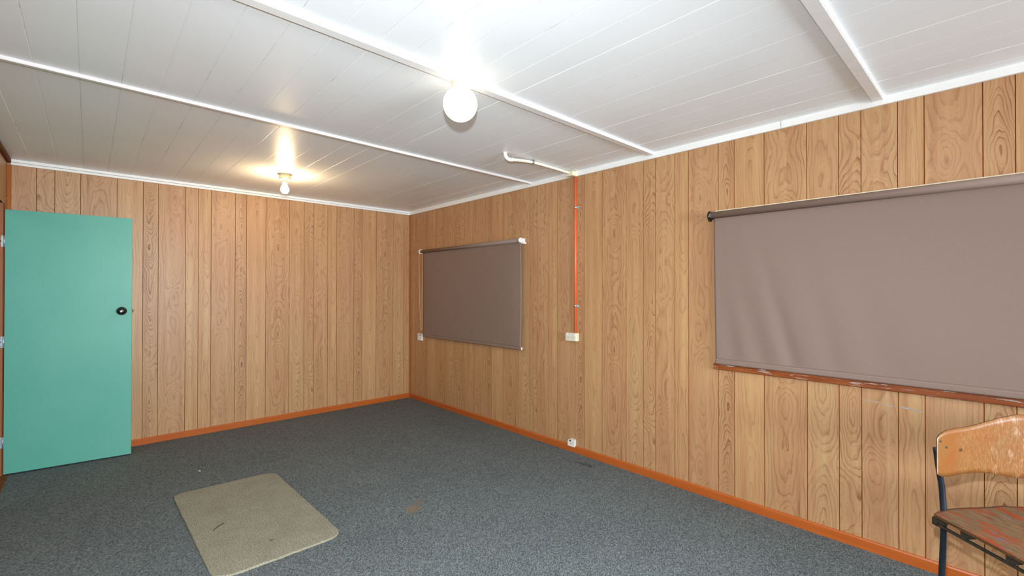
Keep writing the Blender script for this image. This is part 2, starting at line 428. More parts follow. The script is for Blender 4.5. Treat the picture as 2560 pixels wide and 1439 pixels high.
def panel_wall(name, edges, kinds, place, z0, z1, flip_until=None, thick=0.10, nseg=1):
    """edges: plank borders along the wall; place(s, depth, z) -> world point."""
    bm = bmesh.new()
    uvl = bm.loops.layers.uv.new('plank')
    ta = bm.loops.layers.float_color.new('tone'); fg = bm.loops.layers.float_color.new('figure'); kn = bm.loops.layers.float_color.new('knot')
    G, D = 0.0021, 0.0035
    def quad(s0, d0, s1, d1, mat, st=None, mid=0, flip=False, za=z0, zb=z1):
        P = [(s0, d0, za), (s1, d1, za), (s1, d1, zb), (s0, d0, zb)]
        f = bm.faces.new([bm.verts.new(place(*p)) for p in P]); f.material_index = mat
        for lp, (s, d, z) in zip(f.loops, P):
            vv = (2.41 - z) if flip else z
            lp[uvl].uv = ((s - mid) * (-1 if flip else 1), vv)
            if st:
                lp[ta] = (*st[1], st[2]); lp[fg] = (st[3], st[4], st[5], st[9]); lp[kn] = (st[6], st[7], st[8], 0)
    n = len(kinds)
    for i, k in enumerate(kinds):
        a, b = edges[i], edges[i + 1]
        st = STY[k]; fl = flip_until is not None and b <= flip_until + 1e-4
        lo = a + (G if i > 0 else 0); hi = b - (G if i < n - 1 else 0)
        quad(lo, 0, hi, 0, 0, st, (a + b) / 2, fl)
        if i < n - 1:
            quad(hi, 0, b, -D, 1); quad(b, -D, b + G, 0, 1)
    # body of the wall behind the sheet
    quad(edges[0], -thick, edges[-1], -thick, 1)
    for zz in (z0, z1):
        f = bm.faces.new([bm.verts.new(place(s, d, zz)) for s, d in ((edges[0], -D), (edges[-1], -D), (edges[-1], -thick), (edges[0], -thick))]); f.material_index = 1
    for s in (edges[0], edges[-1]):
        f = bm.faces.new([bm.verts.new(place(s, d, zz)) for d, zz in ((0, z0), (0, z1), (-thick, z1), (-thick, z0))]); f.material_index = 1
    bmesh.ops.remove_doubles(bm, verts=bm.verts[:], dist=1e-5)
    me = bpy.data.meshes.new(name); bm.to_mesh(me); bm.free()
    o = bpy.data.objects.new(name, me); COL.objects.link(o)
    me.materials.append(M['wood']); me.materials.append(M['groove'])
    return o

# back wall: measured borders, x from left to right
bx = [XL, -3.386, -3.282, -3.128, -2.896, -2.717, -2.608, -2.403, -2.301, -2.197, -1.991, -1.890, -1.710, -1.479, -1.324, -1.220,
      -1.065, -0.960, -0.754, -0.651, -0.470, -0.241, -0.089, 0.0]
bk = list('hgfedcba') + list('abcdefgh') + list('abcdefg')
struct(panel_wall('wall_back', bx, bk, lambda s, d, z: (s, -d, z), 0, ZC, flip_until=-2.301),
       'timber-grain panelled wall facing the camera behind the mint green door')
# right wall: distance from the corner
ry = [0.0, 0.041, 0.127, 0.328, 0.427, 0.612, 0.839, 0.990, 1.092, 1.239, 1.342, 1.549, 1.650, 1.830, 2.059, 2.211, 2.308, 2.459,
      2.561, 2.763, 2.865, 3.045, 3.272, 3.423, 3.524, 3.676, 3.778, 3.984, 4.086, 4.265, 4.495, 4.649, 4.750, 4.903, 5.006, 5.211, 5.314,
      5.492, 5.720, 5.872, 5.974, 6.126, 6.228, 6.431, 6.533, 6.711, 6.940, 7.092, 7.194, 7.346, 7.448, 7.651, 7.753, 7.931, 8.160, 8.312, 8.414, 8.566, 8.668, 8.871, -YR]
rk = ['h'] + list('abcdefgh') * 7 + list('abc')
struct(panel_wall('wall_right', ry, rk, lambda s, d, z: (-d, -s, z), 0, ZC),
       'long timber-grain panelled wall with the two roller blinds')

def left_piece(name, y_edges, kinds, z0, z1, label):
    return struct(panel_wall(name, y_edges, kinds, lambda s, d, z: (XL + d, s, z), z0, z1), label)
DY0, DY1, DZ = -0.965, -0.2, 2.04      # doorway in the left wall
left_piece('wall_left', [DY1, 0.0], ['d'], 0, ZC, 'sliver of panelled wall between the doorway and the back corner')
left_piece('wall_left.001', [DY0, -0.43, DY1], ['d', 'd'], DZ, ZC, 'panelled wall above the doorway')
e = [DY0 - 0.2 * i for i in range(0, 41)] + [YR]; e = sorted(e)
left_piece('wall_left.002', e, [SHEET[i % 8] for i in range(len(e) - 1)], 0, ZC, 'panelled wall running past the camera')

# rear wall with an unseen window added far back to even the light
def rear(name, x0, x1, z0, z1):
    n = max(1, round((x1 - x0) / 0.16)); ed = [x0 + (x1 - x0) * i / n for i in range(n + 1)]
    struct(panel_wall(name, ed, [SHEET[i % 8] for i in range(n)], lambda s, d, z: (s, YR + d, z), z0, z1), 'panelled wall behind the camera')
WX0, WX1, WZ0, WZ1 = -3.1, -0.45, 0.80, 2.15
rear('wall_rear', XL, WX0, 0, ZC); rear('wall_rear.001', WX1, 0, 0, ZC)
rear('wall_rear.002', WX0, WX1, 0, WZ0); rear('wall_rear.003', WX0, WX1, WZ1, ZC)
w3 = bmesh.new()
for a, b, c, d in ((WX0, WX1, WZ0, WZ0 + .05), (WX0, WX1, WZ1 - .05, WZ1), (WX0, WX0 + .05, WZ0, WZ1), (WX1 - .05, WX1, WZ0, WZ1), (-1.775, -1.725, WZ0, WZ1)):
    box(w3, a, b, YR - 0.07, YR - 0.02, c, d)
w3o = struct(link('window_3', w3, M['jamb']), 'timber framed window behind the camera')
g3 = bmesh.new(); box(g3, WX0 + .04, WX1 - .04, YR - 0.058, YR - 0.052, WZ0 + .04, WZ1 - .04)
gt = NT('clear_glass'); gp = gt.node('ShaderNodeBsdfTransparent'); gt.t.links.new(gp.outputs[0], gt.out.inputs[0])
link('pane', g3, gt.m, w3o)

# floor and ceiling
fb = bmesh.new(); box(fb, XL + 0.03, 0.1, YR - 0.1, 0.1, -0.08, 0.0)
struct(link('floor', fb, M['carpet']), 'flecked blue grey loop carpet')
cb = bmesh.new()
seams = [XL - 0.1] + [-3.11 + 0.1505 * k for k in range(-2, 21)] + [0.1]
for i in range(len(seams) - 1):
    a, b = seams[i], seams[i + 1]
    dz = random.uniform(-0.0007, 0.0007); tl = random.uniform(-0.0007, 0.0007)
    g = 0.0016
    vs = [(a, 0.0012), (a + g, dz - tl), (b - g, dz + tl), (b, 0.0012)]
    for (xa, za), (xb, zb) in zip(vs, vs[1:]):
        cb.faces.new([cb.verts.new(p) for p in ((xa, 0.1, ZC + za), (xb, 0.1, ZC + zb), (xb, YR - 0.1, ZC + zb), (xa, YR - 0.1, ZC + za))])
box(cb, XL - 0.1, 0.1, YR - 0.1, 0.1, ZC + 0.02, ZC + 0.08)
struct(link('ceiling', cb, M['ceiling']), 'white painted ceiling boards with cracked seams')

# ------------------------------------------------------------------ trims
def trim(n, bm, m, label): return struct(link('trim_%d' % n, bm, m), label)
b = bmesh.new()   # back cornice: two steps with a shadow line
box(b, XL + 0.02, 0.0, -0.016, 0.0, ZCOR, ZCOR + 0.0195, 0.0012)
box(b, XL + 0.005, 0.0, -0.022, 0.0, ZCOR + 0.021, ZC + 0.003, 0.0012)
trim(1, b, M['white'], 'white two-step cornice on the wall with the green door')
b = bmesh.new()
box(b, -0.018, 0.0, -4.363, 0.0, ZCOR, ZC + 0.003, 0.0015); box(b, -0.018, 0.0, YR, -4.3655, ZCOR, ZC + 0.003, 0.0015)
trim(2, b, M['white'], 'flat white cornice above the roller blinds')
b = bmesh.new(); box(b, XL, XL + 0.024, YR, -0.0225, ZC - 0.032, ZC + 0.003, 0.006)
trim(3, b, M['jamb'], 'brown cornice on the doorway wall')
b = bmesh.new(); box(b, XL + 0.024, 0.0, YR, YR + 0.018, ZCOR, ZC + 0.003, 0.002)
trim(4, b, M['white'], 'white cornice behind the camera')
b = bmesh.new(); box(b, XL, XL + 0.024, -0.020, 0.0, 0, ZCOR - 0.001, 0.003)
trim(5, b, M['batten'], 'orange timber batten in the corner beside the green door')
b = bmesh.new(); box(b, -0.016, 0.0, -0.016, 0.0, ZB, ZCOR - 0.001, 0.004)
trim(6, b, M['batten'], 'orange timber batten in the corner between panelled walls')
def ceil_batten(n, ya_l, ya_r, w, t, m, label, bev=0.003):
    b = bmesh.new()
    vs = []
    for x, yc in ((XL + 0.03, ya_l), (-0.019, ya_r)):
        for yy, zz in ((yc - w / 2, ZC + 0.003), (yc - w / 2, ZC - t), (yc + w / 2, ZC - t), (yc + w / 2, ZC + 0.003)):
            vs.append(b.verts.new((x, yy, zz)))
    for f in ((0, 1, 2, 3), (7, 6, 5, 4), (0, 4, 5, 1), (1, 5, 6, 2), (2, 6, 7, 3), (3, 7, 4, 0)):
        b.faces.new([vs[i] for i in f])
    bmesh.ops.recalc_face_normals(b, faces=b.faces[:])
    bmesh.ops.bevel(b, geom=b.edges[:], offset=bev, segments=2, affect='EDGES')
    trim(n, b, m, label)
ceil_batten(7, -2.314, -2.236, 0.026, 0.016, M['batten_pink'], 'thin pinkish ceiling strip nearest the back wall', 0.002)
ceil_batten(8, -3.500, -3.500, 0.050, 0.018, M['batten_white'], 'white ceiling batten beside the lit globe')
ceil_batten(9, -4.827, -4.827, 0.050, 0.018, M['batten_white'], 'white ceiling batten above the large blind')

def skirt(name, axis, a0, a1, m, label):
    b = bmesh.new(); t = 0.012
    prof = [(0, 0), (t, 0), (t, ZB - 0.008), (t - 0.004, ZB - 0.001), (t - 0.008, ZB), (0, ZB)]
    if axis == 'X': prism(b, [(-p[0], p[1]) for p in prof], 'X', a0, a1)
    else: prism(b, [(-p[0], p[1]) for p in prof], 'Y', a0, a1)
    struct(link(name, b, m), label)
skirt('baseboard_back', 'X', XL + 0.024, 0.0, M['skirting_b'], 'orange varnished skirting under the back wall')
skirt('baseboard_right', 'Y', YR, -0.012, M['skirting'], 'orange varnished skirting under the blind wall')
b = bmesh.new(); box(b, XL, XL + 0.012, YR, DY0 - 0.05, 0, ZB, 0.003)
struct(link('baseboard_left', b, M['skirting']), 'orange varnished skirting beside the doorway')

# ------------------------------------------------------------------ doorway and green door
b = bmesh.new()
box(b, XL - 0.12, XL + 0.006, DY1 + 0.006, DY1 + 0.024, 0, DZ - 0.001)              # hinge-side jamb face
box(b, XL - 0.12, XL - 0.0005, DY0 - 0.019, DY0 + 0.001, 0, DZ + 0.02)
box(b, XL - 0.12, XL - 0.0005, DY0, DY1, DZ - 0.001, DZ + 0.02)
fr = trim(10, b, M['jamb'], 'brown timber door frame')
b = bmesh.new(); lathe(b, [(0.0055, 0.0), (0.0055, 0.002), (0.003, 0.0035)], (XL - 0.0006, -0.022 - 0.012, 2.096), 'X', 16)
link('screw', b, M['screw'], fr)
b = bmesh.new(); box(b, XL - 0.14, XL + 0.034, DY0, DY1 + 0.02, -0.03, 0.004, 0.003)
trim(11, b, M['jamb'], 'brown timber threshold in the doorway')
# passage beyond the doorway
b = bmesh.new(); box(b, -5.0, -4.9, -3.0, 1.2, 0, ZC); box(b, -4.9, XL - 0.12, 1.1, 1.2, 0, ZC); box(b, -4.9, XL - 0.12, -3.0, -2.9, 0, ZC)
struct(link('wall_passage', b, M['hall']), 'pale passage wall beyond the doorway')
b = bmesh.new(); box(b, -5.0, XL + 0.0295, -3.0, 1.2, -0.08, -0.004)
struct(link('floor_passage', b, M['carpet']), 'carpet of the passage beyond the doorway')
b = bmesh.new(); box(b, -5.0, XL - 0.1, -3.0, 1.2, ZC, ZC + 0.08)
struct(link('ceiling_passage', b, M['hall']), 'passage ceiling beyond the doorway')

hx, hy = -3.5365, -0.203
ang = math.atan2(-0.071, 0.723); DW, DH, DT = 0.7330, 1.980, 0.035
b = bmesh.new(); box(b, 0, DW, 0, DT, 0.012, 0.012 + DH, 0.0015)
for f in b.faces:
    if abs(f.normal.y) < 0.5 and f.calc_area() > 0.001: f.material_index = 1
door = struct(link('door_1', b, [M['door'], M['door_edge']], None, (hx, hy, 0), (0, 0, ang)),
              'mint green flush door standing open against the back wall')
kx, kz = 0.668, 1.214
b = bmesh.new()
lathe(b, [(0.034, 0.0), (0.034, -0.003), (0.030, -0.007), (0.013, -0.009), (0.011, -0.026), (0.017, -0.034), (0.026, -0.040), (0.0285, -0.050), (0.026, -0.058), (0.016, -0.063), (0.006, -0.064)], (kx, 0, kz), 'Y', 40)
for v in b.verts: v.co.y = -abs(v.co.y)
kn = link('door_knob', b, M['black'], door, smooth=False); kn['label'] = 'black round door knob'
b = bmesh.new(); lathe(b, [(0.0065, 0.0), (0.0065, 0.003), (0.004, 0.0042)], (kx, 0, kz - 0.002), 'Y', 20)
for v in b.verts: v.co.y = -0.0635 - abs(v.co.y)
link('lock_button', b, M['screw'], kn)
b = bmesh.new(); box(b, DW - 0.001, DW + 0.0012, 0.006, 0.029, kz - 0.028, kz + 0.028)
box(b, DW, DW + 0.011, 0.010, 0.025, kz - 0.007, kz + 0.008, 0.002)
link('latch_bolt', b, M['flat'], door)
for i, hz in enumerate((1.752, 0.999, 0.2485)):
    b = bmesh.new()
    box(b, -0.052, -0.0055, 0.001, 0.0035, hz - 0.043, hz + 0.043, 0.0008)     # leaf on the jamb
    lathe(b, [(0.0045, hz - 0.043), (0.0045, hz + 0.043)], (-0.0035, 0.0, 0), 'Z', 12)
    box(b, -0.002, 0.0005, 0.002, 0.030, hz - 0.043, hz + 0.043)
    hg = link('hinge', b, M['hinge'], door)
    for dz in (-0.032, 0.0, 0.032):
        c = bmesh.new(); lathe(c, [(0.0048, 0.0), (0.0042, 0.0014), (0.002, 0.002)], (-0.0175 - (0.004 if dz == 0 else 0), 0.001, hz + dz), 'Y', 14)
        for v in c.verts: v.co.y = 0.001 - abs(v.co.y - 0.001)
        link('screw', c, M['dark'] if dz == 0 else M['screw'], hg)

# ------------------------------------------------------------------ ceiling lights
gx, gy = -1.762, -3.500
g = empty('globe_light', (gx, gy, ZC - 0.018))
tag(g, 'lit white opal globe light fixed to the ceiling batten', 'ceiling light')
b = bmesh.new(); lathe(b, [(0.039, 0.0), (0.041, -0.004), (0.041, -0.030), (0.038, -0.034)], (0, 0, 0), 'Z', 40)
link('lamp_base', b, M['satin'], g)
b = bmesh.new(); R = 0.082; zc = -0.105
lathe(b, [(R * math.sin(a), zc + R * math.cos(a)) for a in [0.42 + (PI - 0.44) * i / 24 for i in range(25)]], (0, 0, 0), 'Z', 48)
link('glass_globe', b, M['globe'], g)

lx, ly = -1.814, -0.985
l = empty('bare_bulb_light', (lx, ly, ZC))
tag(l, 'bare lit bulb in a gold ceiling holder near the back wall', 'ceiling light')
b = bmesh.new(); lathe(b, [(0.060, 0.002), (0.060, -0.004), (0.052, -0.008), (0.049, -0.009)], (0, 0, 0), 'Z', 40)
link('ceiling_plate', b, M['satin'], l)
b = bmesh.new(); lathe(b, [(0.049, -0.008), (0.049, -0.044), (0.046, -0.050), (0.022, -0.051)], (0, 0, 0), 'Z', 40)
link('lamp_cup', b, M['brass'], l)
b = bmesh.new(); lathe(b, [(0.0195, -0.045), (0.0195, -0.072), (0.0215, -0.073), (0.0215, -0.079), (0.018, -0.081)], (0, 0, 0), 'Z', 32)
link('lamp_holder', b, M['whitep'], l)
b = bmesh.new()
lathe(b, [(0.0150, -0.079), (0.0165, -0.090), (0.023, -0.106), (0.031, -0.120), (0.0345, -0.136), (0.031, -0.153), (0.021, -0.166), (0.008, -0.171)], (0, 0, 0), 'Z', 40)
link('bulb', b, M['bulb'], l)

# ------------------------------------------------------------------ roller blinds (hang on the right wall, local: s along -y)
def fabric(y0, y1, z0, z1, off, fold, ny=90, nz=70, th=0.0012):
    bm = bmesh.new(); F = {}
    for side in (0, 1):
        for i in range(ny + 1):
            for k in range(nz + 1):
                y = y0 + (y1 - y0) * i / ny; z = z0 + (z1 - z0) * k / nz
                dy, dx = fold(i / ny, k / nz)
                F[side, i, k] = bm.verts.new((-off - dx + side * th, y + dy, z))
    for i in range(ny):
        for k in range(nz):
            for side in (0, 1):
                f = bm.faces.new([F[side, a, c] for a, c in ((i, k), (i + 1, k), (i + 1, k + 1), (i, k + 1))]); f.smooth = True
    for i in range(ny):
        for k in (0, nz): bm.faces.new([F[0, i, k], F[0, i + 1, k], F[1, i + 1, k], F[1, i, k]])
    for k in range(nz):
        for i in (0, ny): bm.faces.new([F[0, i, k], F[0, i, k + 1], F[1, i, k + 1], F[1, i, k]])
    return bm

# small blind
t = empty('roller_blind', (0, -1.24, 0.81))
tag(t, 'smaller taupe roller blind near the room corner with a bead chain', 'blind')
def at(o, parent):      # keep world placement under a moved parent
    o.parent = parent; o.matrix_parent_inverse = Matrix.Translation(parent.location).inverted(); return o
RZ, RX, RR = 1.868, -0.055, 0.019
b = bmesh.new(); lathe(b, [(RR, -2.130), (RR, -0.362)], (RX, 0, RZ), 'Y', 32)
for v in b.verts: v.co.y = -abs(v.co.y)
at(link('roller_tube', b, M['blind']), t)
def fold1(u, w):
    d = 0.010 * math.exp(-((u - 1.0) / 0.05) ** 2) * math.sin(PI * min(1, max(0, w))) \
        + 0.006 * math.exp(-(u / 0.04) ** 2) * math.sin(PI * w)
    return (0.012 * math.sin(PI * w) * (-1 if u > 0.5 else 1) * (1 if u < 0.02 or u > 0.98 else 0) * 0.2, -d + 0.002 * math.sin(7 * u + 3 * w))
at(link('blind_fabric', fabric(-0.385, -2.128, 0.842, RZ, 0.040, fold1), M['blind']), t)
b = bmesh.new(); box(b, -0.049, -0.031, -2.140, -0.398, 0.820, 0.848, 0.007, 3)
br = at(link('bottom_bar', b, M['blind']), t)
b = bmesh.new(); box(b, -0.048, -0.032, -2.146, -2.1395, 0.821, 0.847, 0.002)
ec = at(link('end_cap', b, M['whitep']), t); ec['label'] = 'white end cap'
b = bmesh.new(); lathe(b, [(0.026, -0.3615), (0.028, -0.358), (0.028, -0.344), (0.024, -0.341)], (RX, 0, RZ), 'Y', 32)
for v in b.verts: v.co.y = -abs(v.co.y)
box(b, RX, 0.0, -0.346, -0.341, RZ - 0.018, RZ + 0.018)
at(link('chain_wheel', b, M['whitep']), t)
b = bmesh.new(); lathe(b, [(0.0235, -2.1305), (0.0245, -2.134), (0.0245, -2.146), (0.022, -2.149)], (RX, 0, RZ), 'Y', 32)
for v in b.verts: v.co.y = -abs(v.co.y)
box(b, RX, 0.0, -2.148, -2.132, RZ - 0.018, RZ + 0.020, 0.001)
box(b, -0.036, 0.0, -2.165, -2.130, RZ - 0.034, RZ - 0.016, 0.002)
at(link('bracket', b, M['whitep']), t)
b = bmesh.new()
p = smooth_path([(-0.077, -0.352, RZ - 0.016), (-0.076, -0.353, 1.6), (-0.070, -0.360, 1.2), (-0.062, -0.372, 0.93), (-0.058, -0.376, 0.912),
                 (-0.050, -0.376, 0.912), (-0.046, -0.372, 0.93), (-0.040, -0.360, 1.2), (-0.034, -0.353, 1.6), (-0.033, -0.352, RZ - 0.016)], 12)
tube(b, p, 0.0016, 8)
at(link('bead_chain', b, M['chain']), t)

# large blind
t = empty('roller_blind', (0, -4.95, 0.90))
tag(t, 'larger taupe roller blind with rippled lower edge over the worn sill', 'blind')
RZ, RX, RR = 1.884, -0.062, 0.022; Y0, Y1 = -3.966, -5.96
b = bmesh.new(); lathe(b, [(RR, Y1), (RR, Y0)], (RX, 0, RZ), 'Y', 36)
for v in b.verts: v.co.y = -abs(v.co.y)
at(link('roller_tube', b, M['blind']), t)
def fold2(u, w):
    low = (1 - w) ** 1.6
    d = 0.0
    for c, s, a, wd in ((0.060, 0.055, 0.009, 0.030), (0.150, 0.105, 0.010, 0.034), (0.235, 0.10, 0.011, 0.024), (0.34, 0.09, 0.005, 0.030), (0.46, 0.12, 0.004, 0.05)):
        x = u - (c - s * w * 1.2); d += a * low * math.exp(-(x / wd) ** 2) * (1 - math.exp(-(1 - w) * 9) * 0 - math.exp(-w * 22) * 0.75)
    return (-0.014 * (1 - w) * (1 if u < 0.5 else 0) * max(0, 1 - u * 4), -0.8 * d + 0.006 * math.sin(4.2 * u + 1) * math.sin(PI * w))
at(link('blind_fabric', fabric(Y0 - 0.006, Y1 + 0.006, 0.925, RZ, 0.046, fold2, 170, 80), M['blind']), t)
b = bmesh.new(); box(b, -0.060, -0.040, Y1 - 0.01, Y0 - 0.018, 0.910, 0.946, 0.009, 3)
at(link('bottom_bar', b, M['blind']), t)
b = bmesh.new(); lathe(b, [(0.028, Y0 + 0.006), (0.034, Y0 + 0.008), (0.034, Y0 + 0.016), (0.028, Y0 + 0.018)], (RX + 0.006, 0, RZ - 0.004), 'Y', 32)
for v in b.verts: v.co.y = -abs(v.co.y)
box(b, RX, 0.0, Y0 + 0.010, Y0 + 0.014, RZ - 0.02, RZ + 0.016)
bk_ = at(link('bracket', b, M['black']), t); bk_['label'] = 'black round bracket'
b = bmesh.new(); lathe(b, [(0.016, Y0), (0.016, Y0 + 0.0085)], (RX, 0, RZ), 'Y', 24)
for v in b.verts: v.co.y = -abs(v.co.y)
at(link('end_cap', b, M['whitep']), t)
b = bmesh.new(); lathe(b, [(0.030, Y1 - 0.014), (0.030, Y1 - 0.0005)], (RX, 0, RZ), 'Y', 32)
for v in b.verts: v.co.y = -abs(v.co.y)
box(b, RX, 0.0, Y1 - 0.012, Y1 - 0.008, RZ - 0.02, RZ + 0.016)
at(link('bracket', b, M['black']), t)
# windows behind the blinds
def window(n, y0, y1, z0, z1, label):
    b = bmesh.new(); w = 0.045
    for a, c, d, e_ in ((y0, y1, z0, z0 + w), (y0, y1, z1 - w, z1), (y0, y0 + w, z0 + w, z1 - w), (y1 - w, y1, z0 + w, z1 - w)):
        box(b, -0.012, 0.0, a, c, d, e_)
    o = struct(link('window_%d' % n, b, M['jamb']), label)
    b = bmesh.new(); box(b, -0.005, -0.0005, y0 + w, y1 - w, z0 + w, z1 - w); link('pane', b, M['glass'], o)
    return o
window(1, -2.06, -0.46, 0.90, 1.82, 'window hidden behind the smaller blind')
w2 = window(2, -5.90, -4.03, 0.92, 1.86, 'window hidden behind the larger blind')
b = bmesh.new(); box(b, -0.030, 0.0, -6.0, -3.962, 0.871, 0.911, 0.004)
s_ = link('window_sill', b, M['sill'], w2); s_['label'] = 'chipped orange brown timber sill'
b = bmesh.new(); box(b, -0.024, 0.0, -6.0, -3.972, RZ + 0.010, RZ + 0.034, 0.002); box(b, -0.022, 0.0, -3.998, -3.972, RZ - 0.045, RZ + 0.01, 0.002)
h_ = link('head_trim', b, M['cream_paint'], w2); h_['label'] = 'cream head strip'
# grey scuff on the panelling under the sill
b = bmesh.new()
def smear(pts, w):
    L, Rr = [], []
    for (y, z), ww in zip(pts, w):
        L.append(b.verts.new((-0.0004, y, z + ww))); Rr.append(b.verts.new((-0.0004, y, z - ww)))
    for i in range(len(pts) - 1): b.faces.new((L[i], L[i + 1], Rr[i + 1], Rr[i]))
smear([(-4.745, 0.806), (-4.79, 0.800), (-4.83, 0.797), (-4.862, 0.791), (-4.90, 0.787)], [0.0006, 0.0028, 0.0016, 0.004, 0.001])
smear([(-4.905, 0.792), (-4.925, 0.789), (-4.955, 0.787), (-4.985, 0.783), (-5.005, 0.781)], [0.001, 0.0055, 0.0045, 0.0048, 0.0005])
struct(link('trim_12', b, M['scuff']), 'grey scuff marks on the panelling below the large blind')

# ------------------------------------------------------------------ wiring on the right wall
CY = -2.776
t = empty('conduit_pipe', (0, CY, 1.03))
tag(t, 'vertical orange electrical conduit between the two blinds', 'conduit')
b = bmesh.new(); tube(b, [(-0.0125, CY, 1.023), (-0.0125, CY, 1.7), (-0.0125, CY + 0.002, 2.366)], 0.0125, 20)
at(link('pipe', b, M['orange']), t)
for z in (2.100, 1.257):
    b = bmesh.new()
    lathe(b, [(0.0145, z - 0.009), (0.0145, z + 0.009)], (-0.0125, CY, 0), 'Z', 20)
    box(b, -0.003, 0.0, CY - 0.040, CY - 0.010, z - 0.009, z + 0.009, 0.001)
    box(b, -0.016, 0.0, CY - 0.022, CY - 0.012, z - 0.009, z + 0.009, 0.001)
    c = at(link('clip', b, M['steel']), t); c['label'] = 'shiny metal saddle clip'
    b = bmesh.new(); lathe(b, [(0.005, 0.0), (0.005, 0.003), (0.003, 0.004)], (-0.003, CY - 0.031, z), 'X', 14)
    for v in b.verts: v.co.x = -0.003 - abs(v.co.x + 0.003)
    s = link('screw', b, M['dark'], c); 

t = empty('power_outlet', (0, -2.752, 0.99))
tag(t, 'cream double power outlet box at the foot of the orange conduit', 'power outlet')
y0, y1, z0, z1 = -2.806, -2.690, 0.956, 1.026
b = bmesh.new(); box(b, -0.036, 0.0, y0, y1, z0, z1, 0.003)
at(link('mounting_box', b, M['cream']), t)
b = bmesh.new(); box(b, -0.044, -0.036, y0 + 0.001, y1 - 0.001, z0 + 0.001, z1 - 0.001, 0.003)
fp = at(link('face_plate', b, M['ivory']), t)
for sy in (-2.724, -2.770):
    b = bmesh.new()
    for dy, dz, r in ((0.007, 0.004, 0.45), (-0.007, 0.004, -0.45), (0, -0.010, 0)):
        c, s = math.cos(r), math.sin(r)
        q = [(-0.0011, -0.0042), (0.0011, -0.0042), (0.0011, 0.0042), (-0.0011, 0.0042)]
        prism(b, [(sy + dy + a * c - e2 * s, 0.984 + dz + a * s + e2 * c) for a, e2 in q], 'X', -0.0446, -0.0436)
    at(link('socket_slots', b, M['dark']), t)
for sy in (-2.706, -2.788):
    b = bmesh.new(); box(b, -0.0475, -0.043, sy - 0.008, sy + 0.008, 1.006, 1.020, 0.0015)
    sw = at(link('switch', b, M['whitep']), t)
    b = bmesh.new(); lathe(b, [(0.0022, 0.0), (0.0022, 0.0006)], (-0.0475, sy - 0.002, 1.014), 'X', 10)
    for v in b.verts: v.co.x = -0.0475 - abs(v.co.x + 0.0475)
    at(link('indicator', b, M['dark']), t)

t = empty('junction_box', (0, -2.745, 2.38))
tag(t, 'small cream junction box at the cornice above the orange conduit', 'junction box')
b = bmesh.new(); box(b, -0.072, 0.0, -2.795, -2.722, 2.364, 2.404, 0.003)
at(link('mounting_box', b, M['cream']), t)
b = bmesh.new(); box(b, -0.076, -0.072, -2.7955, -2.7215, 2.3635, 2.4045, 0.0015)
at(link('cover', b, M['cream']), t)

t = empty('conduit_pipe', (-0.40, -2.76, ZC - 0.012))
tag(t, 'white conduit with elbow running across the ceiling to the junction box', 'conduit')
zz = ZC - 0.0145
b = bmesh.new(); tube(b, smooth_path([(-0.076, -2.756, zz - 0.003), (-0.25, -2.762, zz), (-0.48, -2.767, zz), (-0.60, -2.772, zz - 0.008), (-0.72, -2.782, zz - 0.024), (-0.775, -2.787, zz - 0.034)], 8), 0.0115, 18)
at(link('pipe', b, M['pvc']), t)
b = bmesh.new(); tube(b, smooth_path([(-0.752, -2.7850, zz - 0.0295), (-0.790, -2.788, zz - 0.036), (-0.812, -2.783, zz - 0.027), (-0.817, -2.773, zz - 0.008), (-0.815, -2.766, ZC + 0.004)], 8), 0.0140, 18)
at(link('elbow', b, M['pvc']), t)
b = bmesh.new()
tube(b, [(-0.520, -2.7685, zz - 0.0018), (-0.542, -2.7695, zz - 0.0032)], 0.0138, 18)
box(b, -0.542, -0.520, -2.787, -2.750, ZC - 0.006, ZC - 0.0005)
cl = at(link('clip', b, M['steel']), t)

t = empty('control_box', (0, -0.272, 0.80))
tag(t, 'small white box with dark display on the wall below the bead chain', 'control box')
b = bmesh.new(); box(b, -0.022, 0.002, -0.322, -0.228, 0.762, 0.848, 0.003)
at(link('housing', b, M['whitep']), t)
b = bmesh.new(); box(b, -0.0228, -0.0215, -0.304, -0.276, 0.825, 0.834)
at(link('display', b, M['dark']), t)
b = bmesh.new(); box(b, -0.0228, -0.0215, -0.250, -0.243, 0.827, 0.833)
at(link('button', b, M['flat']), t)

t = empty('cable_outlet', (-0.012, -2.734, 0.058))
tag(t, 'small white cable outlet plate standing on the skirting', 'cable outlet')
b = bmesh.new()
prism(b, [(-2.772, 0.050), (-2.700, 0.050), (-2.700, 0.094), (-2.712, 0.108), (-2.728, 0.1125), (-2.772, 0.110)], 'X', -0.024, -0.0005)
at(link('cover', b, M['whitep']), t)
b = bmesh.new(); lathe(b, [(0.0085, 0), (0.0085, 0.0008)], (-0.0240, -2.728, 0.098), 'X', 20)
for v in b.verts: v.co.x = -0.0240 - abs(v.co.x + 0.0240)
at(link('screw_hole', b, M['dark']), t)
b = bmesh.new(); lathe(b, [(0.003, 0), (0.003, 0.0008)], (-0.0240, -2.735, 0.076), 'X', 12)
for v in b.verts: v.co.x = -0.0240 - abs(v.co.x + 0.0240)
at(link('socket_pin', b, M['flat']), t)

# ------------------------------------------------------------------ floor mat and crumbs
def rounded(corners, rads, n=9):
    out = []; m = len(corners)
    for i in range(m):
        p = Vector(corners[i]); a = (Vector(corners[i - 1]) - p).normalized(); c = (Vector(corners[(i + 1) % m]) - p).normalized()
        r = rads[i]; p0 = p + a * r; p1 = p + c * r
        for k in range(n + 1):
            tt = k / n; out.append(tuple((1 - tt) ** 2 * p0 + 2 * tt * (1 - tt) * p + tt ** 2 * p1))
    return out
outl = rounded([(-2.655, -1.462), (-2.030, -1.490), (-2.006, -2.728), (-2.632, -2.730)], [0.075, 0.10, 0.095, 0.12])
